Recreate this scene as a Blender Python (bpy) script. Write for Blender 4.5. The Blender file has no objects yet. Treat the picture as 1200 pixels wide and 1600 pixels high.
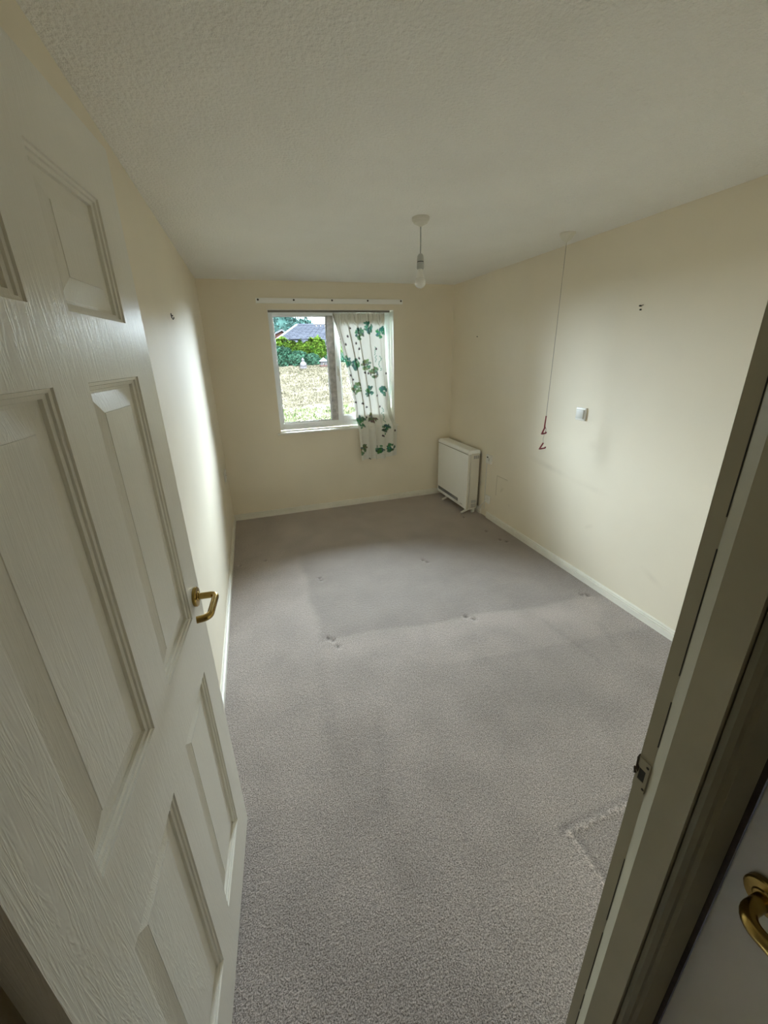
import bpy, bmesh, math, random
import numpy as np
from mathutils import Vector, Matrix, Euler
random.seed(4); rng = np.random.default_rng(4)
SC = bpy.context.scene
COL = SC.collection
# ---------------------------------------------------------------- camera
cam_d = bpy.data.cameras.new('camera'); cam = bpy.data.objects.new('camera', cam_d); COL.objects.link(cam)
cam.matrix_world = Matrix(((0.95250732, 0.12716846, -0.27669115, 0.3314256),
                           (-0.30328542, 0.31457454, -0.89947808, -0.3991927),
                           (-0.02734525, 0.94067584, 0.33820289, 1.5994320),
                           (0, 0, 0, 1)))
cam_d.sensor_fit = 'AUTO'; cam_d.sensor_width = 36.0
cam_d.lens = 610.19 * 36.0 / 1600.0
cam_d.shift_x = 0.0059; cam_d.shift_y = -0.0168
cam_d.clip_start = 0.01; cam_d.clip_end = 300
SC.camera = cam
# ---------------------------------------------------------------- world: bright overcast sky
w = bpy.data.worlds.new('sky'); SC.world = w; w.use_nodes = True
bg = w.node_tree.nodes['Background']
bg.inputs[1].default_value = 40.0                  # brightness overhead; an even overcast, slightly dimmer at the horizon
wnt = w.node_tree; wtc = wnt.nodes.new('ShaderNodeTexCoord'); wsx = wnt.nodes.new('ShaderNodeSeparateXYZ'); wmr = wnt.nodes.new('ShaderNodeMapRange')
wmr.inputs['To Min'].default_value = .62; wvm = wnt.nodes.new('ShaderNodeVectorMath'); wvm.operation = 'SCALE'; wvm.inputs[0].default_value = (.84, .94, 1.06)
wnt.links.new(wtc.outputs['Generated'], wsx.inputs[0]); wnt.links.new(wsx.outputs['Z'], wmr.inputs['Value'])
wnt.links.new(wmr.outputs[0], wvm.inputs['Scale']); wnt.links.new(wvm.outputs[0], bg.inputs[0])
W, D, H = 2.471, 3.655, 2.252                 # room width, depth, ceiling height
YF, YH = -0.107, -0.190                       # room face and hall face of the doorway wall
WX0, WX1, WZ0, WZ1 = 0.568, 1.797, 0.872, 2.015   # window opening
ld = bpy.data.lights.new('window_portal', 'AREA'); ld.shape = 'RECTANGLE'
ld.size = WX1 - WX0; ld.size_y = WZ1 - WZ0; ld.cycles.is_portal = True
lo = bpy.data.objects.new('window_portal', ld); COL.objects.link(lo)
lo.location = ((WX0 + WX1) / 2, D + .22, (WZ0 + WZ1) / 2); lo.rotation_euler = (math.radians(-90), 0, 0)
HALL_FILL_W = 0.5
SC.view_settings.view_transform = 'Standard'; SC.view_settings.look = 'None'
SC.view_settings.exposure = 1.7; SC.view_settings.gamma = 1.0
SC.view_settings.use_curve_mapping = False
SC.cycles.max_bounces = 14; SC.cycles.diffuse_bounces = 10; SC.cycles.transparent_max_bounces = 12
SC.cycles.caustics_reflective = False; SC.cycles.caustics_refractive = False
SC.cycles.sample_clamp_indirect = 12.0

# ================================================================ materials
def nodes(name):
    m = bpy.data.materials.new(name); m.use_nodes = True
    nt = m.node_tree; b = nt.nodes['Principled BSDF']
    return m, nt, b
def N(nt, t, **kw):
    n = nt.nodes.new(t)
    for k, v in kw.items():
        if k in n.inputs: n.inputs[k].default_value = v
        else: setattr(n, k, v)
    return n
def tint(nt, b, col, amt, scale, detail=3, coord='Object', vec=None):
    tc = N(nt, 'ShaderNodeTexCoord')
    no = N(nt, 'ShaderNodeTexNoise', Scale=scale, Detail=detail)
    nt.links.new(vec or tc.outputs[coord], no.inputs['Vector'])
    mr = N(nt, 'ShaderNodeMapRange'); mr.inputs['From Min'].default_value = .3; mr.inputs['From Max'].default_value = .7
    mr.inputs['To Min'].default_value = 1 - amt; mr.inputs['To Max'].default_value = 1 + amt
    nt.links.new(no.outputs['Fac'], mr.inputs['Value'])
    mx = N(nt, 'ShaderNodeVectorMath', operation='SCALE'); mx.inputs[0].default_value = col[:3]
    nt.links.new(mr.outputs[0], mx.inputs['Scale'])
    nt.links.new(mx.outputs[0], b.inputs['Base Color'])
    return mx
def bump(nt, b, scale, strength, dist=.002, detail=2, stretch=None, rough=.5):
    tc = N(nt, 'ShaderNodeTexCoord'); src = tc.outputs['Object']
    if stretch:
        mp = N(nt, 'ShaderNodeMapping'); mp.inputs['Scale'].default_value = stretch
        nt.links.new(src, mp.inputs['Vector']); src = mp.outputs[0]
    no = N(nt, 'ShaderNodeTexNoise', Scale=scale, Detail=detail, Roughness=rough)
    nt.links.new(src, no.inputs['Vector'])
    bp = N(nt, 'ShaderNodeBump', Strength=strength, Distance=dist)
    nt.links.new(no.outputs['Fac'], bp.inputs['Height']); nt.links.new(bp.outputs[0], b.inputs['Normal'])
    return no, bp
def mat(name, col, rough=.5, metal=0, var=0, vscale=20, bscale=None, bstr=.2, bdist=.001, stretch=None, spec=None, coat=0):
    m, nt, b = nodes(name)
    b.inputs['Base Color'].default_value = (*col, 1); b.inputs['Roughness'].default_value = rough; b.inputs['Metallic'].default_value = metal
    if spec is not None: b.inputs['Specular IOR Level'].default_value = spec
    if coat: b.inputs['Coat Weight'].default_value = coat; b.inputs['Coat Roughness'].default_value = .15
    if var: tint(nt, b, col, var, vscale)
    if bscale: bump(nt, b, bscale, bstr, bdist, stretch=stretch)
    return m
M = {}
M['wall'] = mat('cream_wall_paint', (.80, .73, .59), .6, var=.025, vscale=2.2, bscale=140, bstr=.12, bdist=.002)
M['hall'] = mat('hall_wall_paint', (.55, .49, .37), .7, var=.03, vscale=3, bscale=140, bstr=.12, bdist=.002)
M['reveal'] = mat('white_reveal_paint', (.82, .80, .72), .5, var=.02, vscale=6, bscale=90, bstr=.1)
def stained_wall():
    m, nt, b = nodes('cream_wall_paint_with_scuffs'); b.inputs['Roughness'].default_value = .6
    mx = tint(nt, b, (.80, .73, .59), .025, 2.2); bump(nt, b, 140, .12, .002)
    geo = N(nt, 'ShaderNodeNewGeometry'); cur = mx.outputs[0]
    tn = N(nt, 'ShaderNodeTexNoise', Scale=14, Detail=3); nt.links.new(geo.outputs['Position'], tn.inputs['Vector'])
    for (y, z, ry, rz, rot, k) in [(2.02, .74, .26, .035, .12, .16), (1.62, .70, .20, .03, .05, .10), (2.58, .36, .02, .05, .7, .22), (1.55, .42, .05, .02, -.6, .16), (1.62, .98, .07, .05, 0, .09), (1.05, .30, .10, .03, .4, .10), (2.45, .25, .02, .02, 0, .2)]:
        mp = N(nt, 'ShaderNodeMapping', vector_type='TEXTURE'); mp.inputs['Location'].default_value = (2.471, y, z); mp.inputs['Rotation'].default_value = (rot, 0, 0); mp.inputs['Scale'].default_value = (1, ry, rz)
        nt.links.new(geo.outputs['Position'], mp.inputs['Vector'])
        gr = N(nt, 'ShaderNodeTexGradient', gradient_type='SPHERICAL'); nt.links.new(mp.outputs[0], gr.inputs[0])
        mu = N(nt, 'ShaderNodeMath', operation='MULTIPLY'); nt.links.new(gr.outputs['Fac'], mu.inputs[0]); nt.links.new(tn.outputs['Fac'], mu.inputs[1])
        m2 = N(nt, 'ShaderNodeMath', operation='MULTIPLY'); m2.inputs[1].default_value = k * 2.0; nt.links.new(mu.outputs[0], m2.inputs[0])
        mc = N(nt, 'ShaderNodeMix', data_type='RGBA'); nt.links.new(m2.outputs[0], mc.inputs['Factor']); nt.links.new(cur, mc.inputs[6]); mc.inputs[7].default_value = (.36, .30, .21, 1); cur = mc.outputs[2]
    nt.links.new(cur, b.inputs['Base Color']); return m
M['wall_r'] = stained_wall()
m, nt, b = nodes('stippled_ceiling'); M['ceiling'] = m
tint(nt, b, (.91, .90, .86), .02, 3); b.inputs['Roughness'].default_value = .85
bump(nt, b, 88, 1.0, .010, detail=3, rough=.6)
M['gloss'] = mat('white_gloss_paint', (.78, .75, .67), .35, var=.03, vscale=5, bscale=30, bstr=.08)
M['skirt'] = mat('white_skirting_paint', (.80, .77, .69), .38, var=.04, vscale=9, bscale=40, bstr=.1)
def door_mat(name, stretch, strength=.55):
    m, nt, b = nodes(name)
    tint(nt, b, (.77, .745, .67), .015, 3); b.inputs['Roughness'].default_value = .33
    tc = N(nt, 'ShaderNodeTexCoord'); mp = N(nt, 'ShaderNodeMapping'); mp.inputs['Scale'].default_value = stretch
    nt.links.new(tc.outputs['Object'], mp.inputs['Vector'])
    n1 = N(nt, 'ShaderNodeTexNoise', Scale=1.0, Detail=4, Roughness=.6, Distortion=.8)
    nt.links.new(mp.outputs[0], n1.inputs['Vector'])
    wv = N(nt, 'ShaderNodeMath', operation='MULTIPLY'); wv.inputs[1].default_value = 22
    nt.links.new(n1.outputs['Fac'], wv.inputs[0])
    sn = N(nt, 'ShaderNodeMath', operation='SINE'); nt.links.new(wv.outputs[0], sn.inputs[0])
    ab = N(nt, 'ShaderNodeMath', operation='POWER'); ab.inputs[1].default_value = 3
    ab2 = N(nt, 'ShaderNodeMath', operation='ABSOLUTE'); nt.links.new(sn.outputs[0], ab2.inputs[0]); nt.links.new(ab2.outputs[0], ab.inputs[0])
    bp = N(nt, 'ShaderNodeBump', Strength=strength, Distance=.0009)
    nt.links.new(ab.outputs[0], bp.inputs['Height']); nt.links.new(bp.outputs[0], b.inputs['Normal'])
    return m
M['door'] = door_mat('white_grained_door', (48, 48, 3.4), .2)
M['batten'] = mat('white_gloss_batten', (.90, .90, .87), .3, var=.01, vscale=9)
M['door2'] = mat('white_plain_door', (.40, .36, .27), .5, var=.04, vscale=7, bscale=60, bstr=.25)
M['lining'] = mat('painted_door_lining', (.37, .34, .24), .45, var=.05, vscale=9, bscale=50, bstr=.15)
M['jamb_shade'] = mat('speckled_jamb_with_shade', (.085, .070, .040), .6, var=.25, vscale=70)  # hinge jamb's unlit tone put into the colour; the speckle is its own
M['arch'] = mat('dull_brown_architrave', (.20, .18, .11), .5, var=.08, vscale=9, bscale=50, bstr=.15)  # architraves coloured darker than the door linings
M['brass'] = mat('polished_brass', (.42, .29, .09), .22, 1, var=.15, vscale=60)
M['brass_worn'] = mat('worn_brass', (.42, .29, .09), .28, 1, var=.25, vscale=90)
M['plastic'] = mat('white_plastic', (.80, .79, .74), .35, var=.02, vscale=30)
M['shade_plastic'] = mat('cream_plastic_with_shade', (.66, .64, .56), .35, var=.02, vscale=30)  # rose and pull switch darkened in colour to carry their underside shade
M['grey_plastic'] = mat('greying_plastic', (.42, .43, .41), .45, var=.03, vscale=30)
M['switch'] = mat('switch_rocker_grey', (.62, .62, .58), .35, var=.02, vscale=30)
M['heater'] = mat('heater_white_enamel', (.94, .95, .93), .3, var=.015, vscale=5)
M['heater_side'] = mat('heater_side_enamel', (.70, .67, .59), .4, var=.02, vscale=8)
M['dark'] = mat('dark_slot', (.03, .03, .028), .8, var=.1, vscale=40)
M['vent'] = mat('grey_vent_grille', (.30, .30, .29), .6, var=.05, vscale=60)
M['label'] = mat('grey_rating_label', (.50, .50, .48), .5, var=.08, vscale=120)
M['heater_back'] = mat('heater_back_plate', (.30, .27, .22), .6, var=.05, vscale=20)
M['cable'] = mat('white_cable', (.72, .70, .64), .5, var=.02, vscale=40)
M['upvc'] = mat('white_upvc', (.88, .90, .92), .3, var=.015, vscale=9)
M['gasket'] = mat('black_gasket', (.04, .04, .04), .7, var=.05, vscale=40)
M['grime'] = mat('mouldy_upvc', (.50, .48, .47), .5, var=.3, vscale=22)
M['cord'] = mat('grey_cord', (.38, .34, .28), .8, var=.05, vscale=200)
M['red'] = mat('red_plastic', (.20, .018, .02), .4, var=.1, vscale=80)
M['nail'] = mat('dark_iron', (.07, .06, .05), .5, .6, var=.1, vscale=80)
M['patch'] = mat('faint_filler_line', (.62, .56, .43), .7, var=.05, vscale=30)
M['mark'] = mat('scuff_grey', (.42, .37, .29), .8, var=.1, vscale=60)
M['track'] = mat('grey_curtain_track', (.20, .19, .17), .5, var=.1, vscale=30)
M['splinter_and_shade'] = mat('dark_splinter_and_gap_shade', (.035, .022, .012), .9, var=.3, vscale=90)  # splintered wood; also paints the gap shadow on the side door frame
m, nt, b = nodes('frosted_bulb'); M['bulb'] = m
tint(nt, b, (.78, .77, .72), .02, 20); b.inputs['Roughness'].default_value = .2; b.inputs['Subsurface Weight'].default_value = .3; b.inputs['Subsurface Radius'].default_value = (.01, .01, .01)
# window glass: clear pane with fresnel reflection
m = bpy.data.materials.new('clear_glass'); m.use_nodes = True; nt = m.node_tree; nt.nodes.remove(nt.nodes['Principled BSDF'])
tr = N(nt, 'ShaderNodeBsdfTransparent'); tr.inputs[0].default_value = (.95, .98, .97, 1)
gl = N(nt, 'ShaderNodeBsdfGlossy', Roughness=.01); fr = N(nt, 'ShaderNodeFresnel', IOR=1.45); mx = N(nt, 'ShaderNodeMixShader')
nt.links.new(fr.outputs[0], mx.inputs[0]); nt.links.new(tr.outputs[0], mx.inputs[1]); nt.links.new(gl.outputs[0], mx.inputs[2])
nt.links.new(mx.outputs[0], nt.nodes['Material Output'].inputs[0]); M['glass'] = m
# carpet
m, nt, b = nodes('mauve_grey_carpet'); M['carpet'] = m
b.inputs['Roughness'].default_value = .95; b.inputs['Specular IOR Level'].default_value = .15
b.inputs['Sheen Weight'].default_value = .6; b.inputs['Sheen Tint'].default_value = (1, .93, .88, 1); b.inputs['Sheen Roughness'].default_value = .5
at = N(nt, 'ShaderNodeAttribute', attribute_name='pile'); tc = N(nt, 'ShaderNodeTexCoord')
n1 = N(nt, 'ShaderNodeTexNoise', Scale=235, Detail=3, Roughness=.75); n2 = N(nt, 'ShaderNodeTexNoise', Scale=4.5, Detail=5); n3 = N(nt, 'ShaderNodeTexNoise', Scale=70, Detail=3)
for n in (n1, n2, n3): nt.links.new(tc.outputs['Object'], n.inputs['Vector'])
cr = N(nt, 'ShaderNodeValToRGB'); cr.color_ramp.elements[0].position = .38; cr.color_ramp.elements[1].position = .62
cr.color_ramp.elements[0].color = (.125, .103, .089, 1); cr.color_ramp.elements[1].color = (.60, .52, .47, 1)
nt.links.new(n1.outputs['Fac'], cr.inputs[0])
def mr_(src, a, c, f0=.3, f1=.7):
    q = N(nt, 'ShaderNodeMapRange'); q.inputs['From Min'].default_value = f0; q.inputs['From Max'].default_value = f1
    q.inputs['To Min'].default_value = a; q.inputs['To Max'].default_value = c; nt.links.new(src, q.inputs['Value']); return q.outputs[0]
def mul(a, c):
    q = N(nt, 'ShaderNodeMath', operation='MULTIPLY'); nt.links.new(a, q.inputs[0]); nt.links.new(c, q.inputs[1]); return q.outputs[0]
f = mul(mul(mr_(n2.outputs['Fac'], .88, 1.12), mr_(n3.outputs['Fac'], .90, 1.10)), at.outputs['Fac'])
sc_ = N(nt, 'ShaderNodeVectorMath', operation='SCALE'); nt.links.new(cr.outputs[0], sc_.inputs[0]); nt.links.new(f, sc_.inputs['Scale'])
nt.links.new(sc_.outputs[0], b.inputs['Base Color'])
ad = N(nt, 'ShaderNodeMath', operation='ADD'); nt.links.new(n1.outputs['Fac'], ad.inputs[0]); nt.links.new(n3.outputs['Fac'], ad.inputs[1])
bp = N(nt, 'ShaderNodeBump', Strength=.8, Distance=.006); nt.links.new(ad.outputs[0], bp.inputs['Height']); nt.links.new(bp.outputs[0], b.inputs['Normal'])
# printed curtain cotton: diffuse and translucent
m = bpy.data.materials.new('leaf_print_cotton'); m.use_nodes = True; nt = m.node_tree; nt.nodes.remove(nt.nodes['Principled BSDF'])
at = N(nt, 'ShaderNodeAttribute', attribute_name='print'); df = N(nt, 'ShaderNodeBsdfDiffuse'); tl = N(nt, 'ShaderNodeBsdfTranslucent'); mx = N(nt, 'ShaderNodeMixShader'); mx.inputs[0].default_value = .042
tc = N(nt, 'ShaderNodeTexCoord'); nn = N(nt, 'ShaderNodeTexNoise', Scale=900, Detail=1); nt.links.new(tc.outputs['Object'], nn.inputs[0])
bp = N(nt, 'ShaderNodeBump', Strength=.15, Distance=.001); nt.links.new(nn.outputs['Fac'], bp.inputs['Height']); nt.links.new(bp.outputs[0], df.inputs['Normal'])
nt.links.new(at.outputs['Color'], df.inputs[0]); nt.links.new(at.outputs['Color'], tl.inputs[0])
nt.links.new(df.outputs[0], mx.inputs[1]); nt.links.new(tl.outputs[0], mx.inputs[2]); nt.links.new(mx.outputs[0], nt.nodes['Material Output'].inputs[0]); M['curtain'] = m
# outside materials
OUT = .285
def out_mat(name, c0, c1, scale, rough=.9, stretch=(1, 1, 1), detail=4):
    m, nt, b = nodes(name); tc = N(nt, 'ShaderNodeTexCoord'); mp = N(nt, 'ShaderNodeMapping'); mp.inputs['Scale'].default_value = stretch
    no = N(nt, 'ShaderNodeTexNoise', Scale=scale, Detail=detail, Roughness=.65); cr = N(nt, 'ShaderNodeValToRGB')
    cr.color_ramp.elements[0].position = .35; cr.color_ramp.elements[1].position = .65
    c0 = [c * OUT for c in c0]; c1 = [c * OUT for c in c1]; cr.color_ramp.elements[0].color = (*c0, 1); cr.color_ramp.elements[1].color = (*c1, 1)
    nt.links.new(tc.outputs['Object'], mp.inputs[0]); nt.links.new(mp.outputs[0], no.inputs['Vector']); nt.links.new(no.outputs['Fac'], cr.inputs[0]); nt.links.new(cr.outputs[0], b.inputs['Base Color'])
    b.inputs['Roughness'].default_value = rough; b.inputs['Specular IOR Level'].default_value = .0
    return m
M['lawn'] = out_mat('parched_lawn', (.050, .043, .029), (.088, .074, .054), 2.2, stretch=(1, 2.6, 1), detail=8)
M['grass_dry'] = out_mat('straw_grass', (.055, .047, .03), (.085, .075, .052), 3)
M['grass_green'] = out_mat('green_grass', (.030, .050, .014), (.055, .070, .025), 3)
M['leaf_gold'] = out_mat('golden_green_leaves', (.022, .055, .006), (.058, .088, .012), 5)
M['leaf_teal'] = out_mat('dark_hedge_leaves', (.009, .028, .016), (.026, .056, .036), 5)
M['leaf_tree'] = out_mat('blue_green_tree_leaves', (.018, .042, .036), (.036, .066, .058), 2)
M['bark'] = out_mat('bark', (.02, .016, .012), (.035, .028, .02), 8)
M['tile'] = out_mat('grey_roof_tile', (.030, .032, .040), (.046, .048, .058), 2.5)
M['verge'] = out_mat('pale_verge_board', (.062, .062, .064), (.07, .07, .07), 3)
M['redbrick'] = out_mat('red_brick', (.05, .022, .018), (.066, .03, .024), 4)
M['stone'] = out_mat('pale_stone', (.058, .052, .054), (.075, .068, .070), 6)
M['slab'] = out_mat('paving', (.03, .03, .03), (.045, .043, .04), 3)
M['extwall'] = out_mat('outside_brick', (.05, .03, .022), (.07, .045, .03), 6)

# ================================================================ mesh helpers
class MB:
    def __init__(s): s.v = []; s.f = []; s.sm = []
    def add(s, v, f, smooth=False):
        o = len(s.v); s.v += [tuple(p) for p in v]; s.f += [tuple(i + o for i in q) for q in f]; s.sm += [smooth] * len(f); return s
    def box(s, x0, x1, y0, y1, z0, z1):
        v = [(x, y, z) for x in (x0, x1) for y in (y0, y1) for z in (z0, z1)]
        return s.add(v, [(0, 1, 3, 2), (4, 6, 7, 5), (0, 4, 5, 1), (2, 3, 7, 6), (0, 2, 6, 4), (1, 5, 7, 3)])
    def bbox(s, x0, x1, y0, y1, z0, z1, r=.002, seg=2):
        bm = bmesh.new(); bmesh.ops.create_cube(bm, size=1)
        for q in bm.verts: q.co = ((x0 + x1) / 2 + q.co.x * (x1 - x0), (y0 + y1) / 2 + q.co.y * (y1 - y0), (z0 + z1) / 2 + q.co.z * (z1 - z0))
        bmesh.ops.bevel(bm, geom=bm.edges[:], offset=r, segments=seg, affect='EDGES', profile=.5)
        bm.verts.index_update(); s.add([q.co[:] for q in bm.verts], [[q.index for q in f.verts] for f in bm.faces], seg > 2); bm.free(); return s
    def tube(s, pts, r, n=12, cap=True):
        P = [Vector(p) for p in pts]; R = r if isinstance(r, (list, tuple)) else [r] * len(P)
        v = []; f = []; prev = None
        for i, p in enumerate(P):
            t = (P[min(i + 1, len(P) - 1)] - P[max(i - 1, 0)]).normalized()
            if prev is None: a = t.cross(Vector((0, 0, 1)) if abs(t.z) < .9 else Vector((1, 0, 0))).normalized()
            else: a = (prev - t * prev.dot(t)).normalized()
            prev = a; bb = t.cross(a)
            v += [tuple(p + (a * math.cos(2 * math.pi * k / n) + bb * math.sin(2 * math.pi * k / n)) * R[i]) for k in range(n)]
        for i in range(len(P) - 1):
            for k in range(n): f.append((i * n + k, i * n + (k + 1) % n, (i + 1) * n + (k + 1) % n, (i + 1) * n + k))
        if cap: f += [tuple(range(n))[::-1], tuple(range((len(P) - 1) * n, len(P) * n))]
        return s.add(v, f, True)
    def lathe(s, prof, c=(0, 0, 0), axis='Z', n=32):
        v = []; f = []
        for r, h in prof:
            for k in range(n):
                a = 2 * math.pi * k / n; p = (r * math.cos(a), r * math.sin(a), h)
                if axis == 'X': p = (h, p[0], p[1])
                if axis == 'Y': p = (p[0], h, p[1])
                v.append(tuple(c[i] + p[i] for i in range(3)))
        for i in range(len(prof) - 1):
            for k in range(n): f.append((i * n + k, i * n + (k + 1) % n, (i + 1) * n + (k + 1) % n, (i + 1) * n + k))
        f += [tuple(range(n))[::-1], tuple(range((len(prof) - 1) * n, len(prof) * n))]
        return s.add(v, f, True)
    def extrude(s, prof, fn, t0, t1):       # closed profile swept between two stations
        n = len(prof); v = [fn(a, b, t0) for a, b in prof] + [fn(a, b, t1) for a, b in prof]
        f = [(i, (i + 1) % n, n + (i + 1) % n, n + i) for i in range(n)] + [tuple(range(n))[::-1], tuple(range(n, 2 * n))]
        return s.add(v, f)
    def build(s, name, m, parent=None, fix=True, M4=None):
        me = bpy.data.meshes.new(name); me.from_pydata(s.v, [], s.f); me.materials.append(m)
        me.polygons.foreach_set('use_smooth', s.sm)
        if fix:
            bm = bmesh.new(); bm.from_mesh(me); bmesh.ops.recalc_face_normals(bm, faces=bm.faces[:]); bm.to_mesh(me); bm.free()
        if any(s.sm): me.set_sharp_from_angle(angle=math.radians(38))
        me.update(); o = bpy.data.objects.new(name, me); COL.objects.link(o)
        if parent: o.parent = parent
        return o
def tag(o, label, cat, group=None, kind=None):
    o['label'] = label; o['category'] = cat
    if group: o['group'] = group
    if kind: o['kind'] = kind
    return o
def empty(name, loc, label, cat, rz=0, group=None, kind=None):
    o = bpy.data.objects.new(name, None); COL.objects.link(o); o.location = loc; o.rotation_euler = (0, 0, rz); o.empty_display_size = .05
    return tag(o, label, cat, group, kind)
def struct(o, label, cat): return tag(o, label, cat, kind='structure')

# ================================================================ room shell
# ---- carpeted floor with real dents, nap patches and the seam of a patched piece
XA, XB, YA, YB = -.02, W + .02, -.22, D + .02
nx, ny = 312, 484
gx = np.linspace(XA, XB, nx); gy = np.linspace(YA, YB, ny); GX, GY = np.meshgrid(gx, gy)
GZ = np.zeros_like(GX); PV = np.ones_like(GX)
def sm(a, b, x): t = np.clip((x - a) / (b - a), 0, 1); return t * t * (3 - 2 * t)
dents = [(.651, 2.229), (.655, 2.195), (.610, 1.51), (.628, 1.446), (.585, 1.535), (1.498, 1.403), (1.462, 1.44), (1.521, 2.166), (1.50, 2.205), (2.362, 1.365), (2.33, 1.385),
         (.066, 2.641), (.27, 2.66), (2.28, 2.50), (2.30, 2.30), (2.33, 2.25), (2.25, 2.87)]
for dx, dy in dents:
    r2 = ((GX - dx) / .013) ** 2 + ((GY - dy) / .016) ** 2
    GZ -= .010 * np.exp(-r2); PV *= 1 - .45 * np.exp(-r2 * 1.2)
    PV *= 1 + .25 * np.exp(-(((GX - dx - .004) / .014) ** 2 + ((GY - dy + .026) / .010) ** 2))
wob = .02 * np.sin(GX * 9) + .012 * np.sin(GY * 13 + 1)
edge_y = 1.51 - (GX - .51) * .102 + wob * .6
ins = sm(.0, .035, GY - edge_y) * sm(.50, .56, GX + wob) * (1 - sm(2.25, 3.0, GY + wob))
PV *= 1 - .24 * ins
PV *= 1 + .12 * np.exp(-((GY - edge_y + .07) / .07) ** 2) * sm(.5, .7, GX)           # brushed-up edge of the patch
band = sm(.0, .05, (1.16 - (GX - .9) * .10) - GY) * sm(.9, 1.5, GX) * (1 - sm(.15, .4, .8 - GY))
PV *= 1 - .15 * band
for (x0, y0, x1, y1, wd, a) in [(.60, .55, .72, .95, .03, -.08), (.50, 1.35, .48, .85, .035, -.10), (1.9, 1.25, 1.95, .85, .02, -.12), (2.2, 1.1, 2.1, .85, .02, -.10), (.62, .60, .63, .52, .02, -.10)]:
    L = math.hypot(x1 - x0, y1 - y0); ux, uy = (x1 - x0) / L, (y1 - y0) / L
    t = np.clip((GX - x0) * ux + (GY - y0) * uy, 0, L); d2 = (GX - x0 - t * ux) ** 2 + (GY - y0 - t * uy) ** 2
    PV *= 1 + a * np.exp(-d2 / wd ** 2) * (1 + .5 * np.sin((GX * ux + GY * uy) * 160))
PV *= 1 + .12 * np.exp(-(((GX - .60) / .022) ** 2 + ((GY - .76) / .02) ** 2))
# seam: two raised ridges meeting at a corner
for (x0, y0, x1, y1) in [(1.198, .257, 2.45, .268), (1.198, .257, 1.190, -.2)]:
    L = math.hypot(x1 - x0, y1 - y0); ux, uy = (x1 - x0) / L, (y1 - y0) / L
    t = np.clip((GX - x0) * ux + (GY - y0) * uy, 0, L); d2 = (GX - x0 - t * ux) ** 2 + (GY - y0 - t * uy) ** 2
    GZ += .003 * np.exp(-d2 / .011 ** 2); PV *= 1 + .28 * np.exp(-d2 / .008 ** 2)
    nx_, ny_ = -uy, ux
    s_ = (GX - x0) * nx_ + (GY - y0) * ny_
    PV *= 1 - .22 * np.exp(-(np.sqrt(d2) - .022) ** 2 / .012 ** 2) * (s_ > 0)
inner = (GX > 1.2) & (GY < .257); PV = np.where(inner, PV * .88, PV)
me = bpy.data.meshes.new('floor'); V = np.stack([GX, GY, GZ], -1).reshape(-1, 3)
idx = np.arange(nx * ny).reshape(ny, nx); Fq = np.stack([idx[:-1, :-1], idx[:-1, 1:], idx[1:, 1:], idx[1:, :-1]], -1).reshape(-1, 4)
me.vertices.add(len(V)); me.vertices.foreach_set('co', V.ravel()); me.loops.add(Fq.size); me.loops.foreach_set('vertex_index', Fq.ravel().astype(np.int32))
me.polygons.add(len(Fq)); me.polygons.foreach_set('loop_start', np.arange(0, Fq.size, 4, dtype=np.int32)); me.polygons.foreach_set('loop_total', np.full(len(Fq), 4, dtype=np.int32))
me.polygons.foreach_set('use_smooth', np.ones(len(Fq), bool)); me.update(calc_edges=True); me.validate()
a_ = me.attributes.new('pile', 'FLOAT', 'POINT'); a_.data.foreach_set('value', PV.ravel().astype(np.float32)); me.materials.append(M['carpet'])
fl = bpy.data.objects.new('floor', me); COL.objects.link(fl); struct(fl, 'mauve grey carpet with furniture dents and a patched corner seam', 'floor')
hf = MB().box(-1.2, 1.1, -2.3, -.22, -.03, 0).build('floor', M['carpet'])
a_ = hf.data.attributes.new('pile', 'FLOAT', 'POINT'); a_.data.foreach_set('value', [1.0] * len(hf.data.vertices)); struct(hf, 'hallway carpet in front of the open bedroom door', 'floor')
MB().box(-.3, W + .3, YH, D + .3, H, H + .1).build('ceiling', M['ceiling']); struct(bpy.data.objects['ceiling'], 'white stippled bedroom ceiling', 'ceiling')
ch = MB().box(-1.3, 1.2, -2.4, YH, H, H + .1).build('ceiling', M['ceiling']); struct(ch, 'hallway ceiling behind the camera', 'ceiling')
struct(MB().box(-.15, 0, YH, D + .3, -.1, H).build('wall_left', M['wall']), 'cream left wall behind the open door', 'wall')
struct(MB().box(W, W + .15, YH, D + .3, -.1, H).build('wall_right', M['wall_r']), 'cream right wall with heater and pull cord', 'wall')
wb = MB(); y0, y1 = D, D + .21
wb.box(0, WX0, y0, y1, -.1, H).box(WX1, W, y0, y1, -.1, H).box(WX0, WX1, y0, y1, WZ1, H).box(WX0, WX1, y0, y1, -.1, WZ0)
struct(wb.build('wall_back', M['wall']), 'cream back wall around the window', 'wall')
rv = MB(); e = .004
rv.box(WX0, WX0 + e, D - .001, D + .12, WZ0, WZ1).box(WX1 - e, WX1, D - .001, D + .12, WZ0, WZ1).box(WX0, WX1, D - .001, D + .12, WZ1 - e, WZ1)
struct(rv.build('trim_1', M['reveal']), 'white painted window reveal', 'window reveal')
JX = .82; LX = .018; DT = 2.0
wf = MB().box(JX + .035, W, YH, YF, -.1, H).box(0, JX + .035, YH, YF, DT + .03, H).box(0, LX - .01, YH, YF, -.1, DT + .03)
struct(wf.build('wall_front', M['wall']), 'cream wall holding the bedroom doorway', 'wall')
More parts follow.
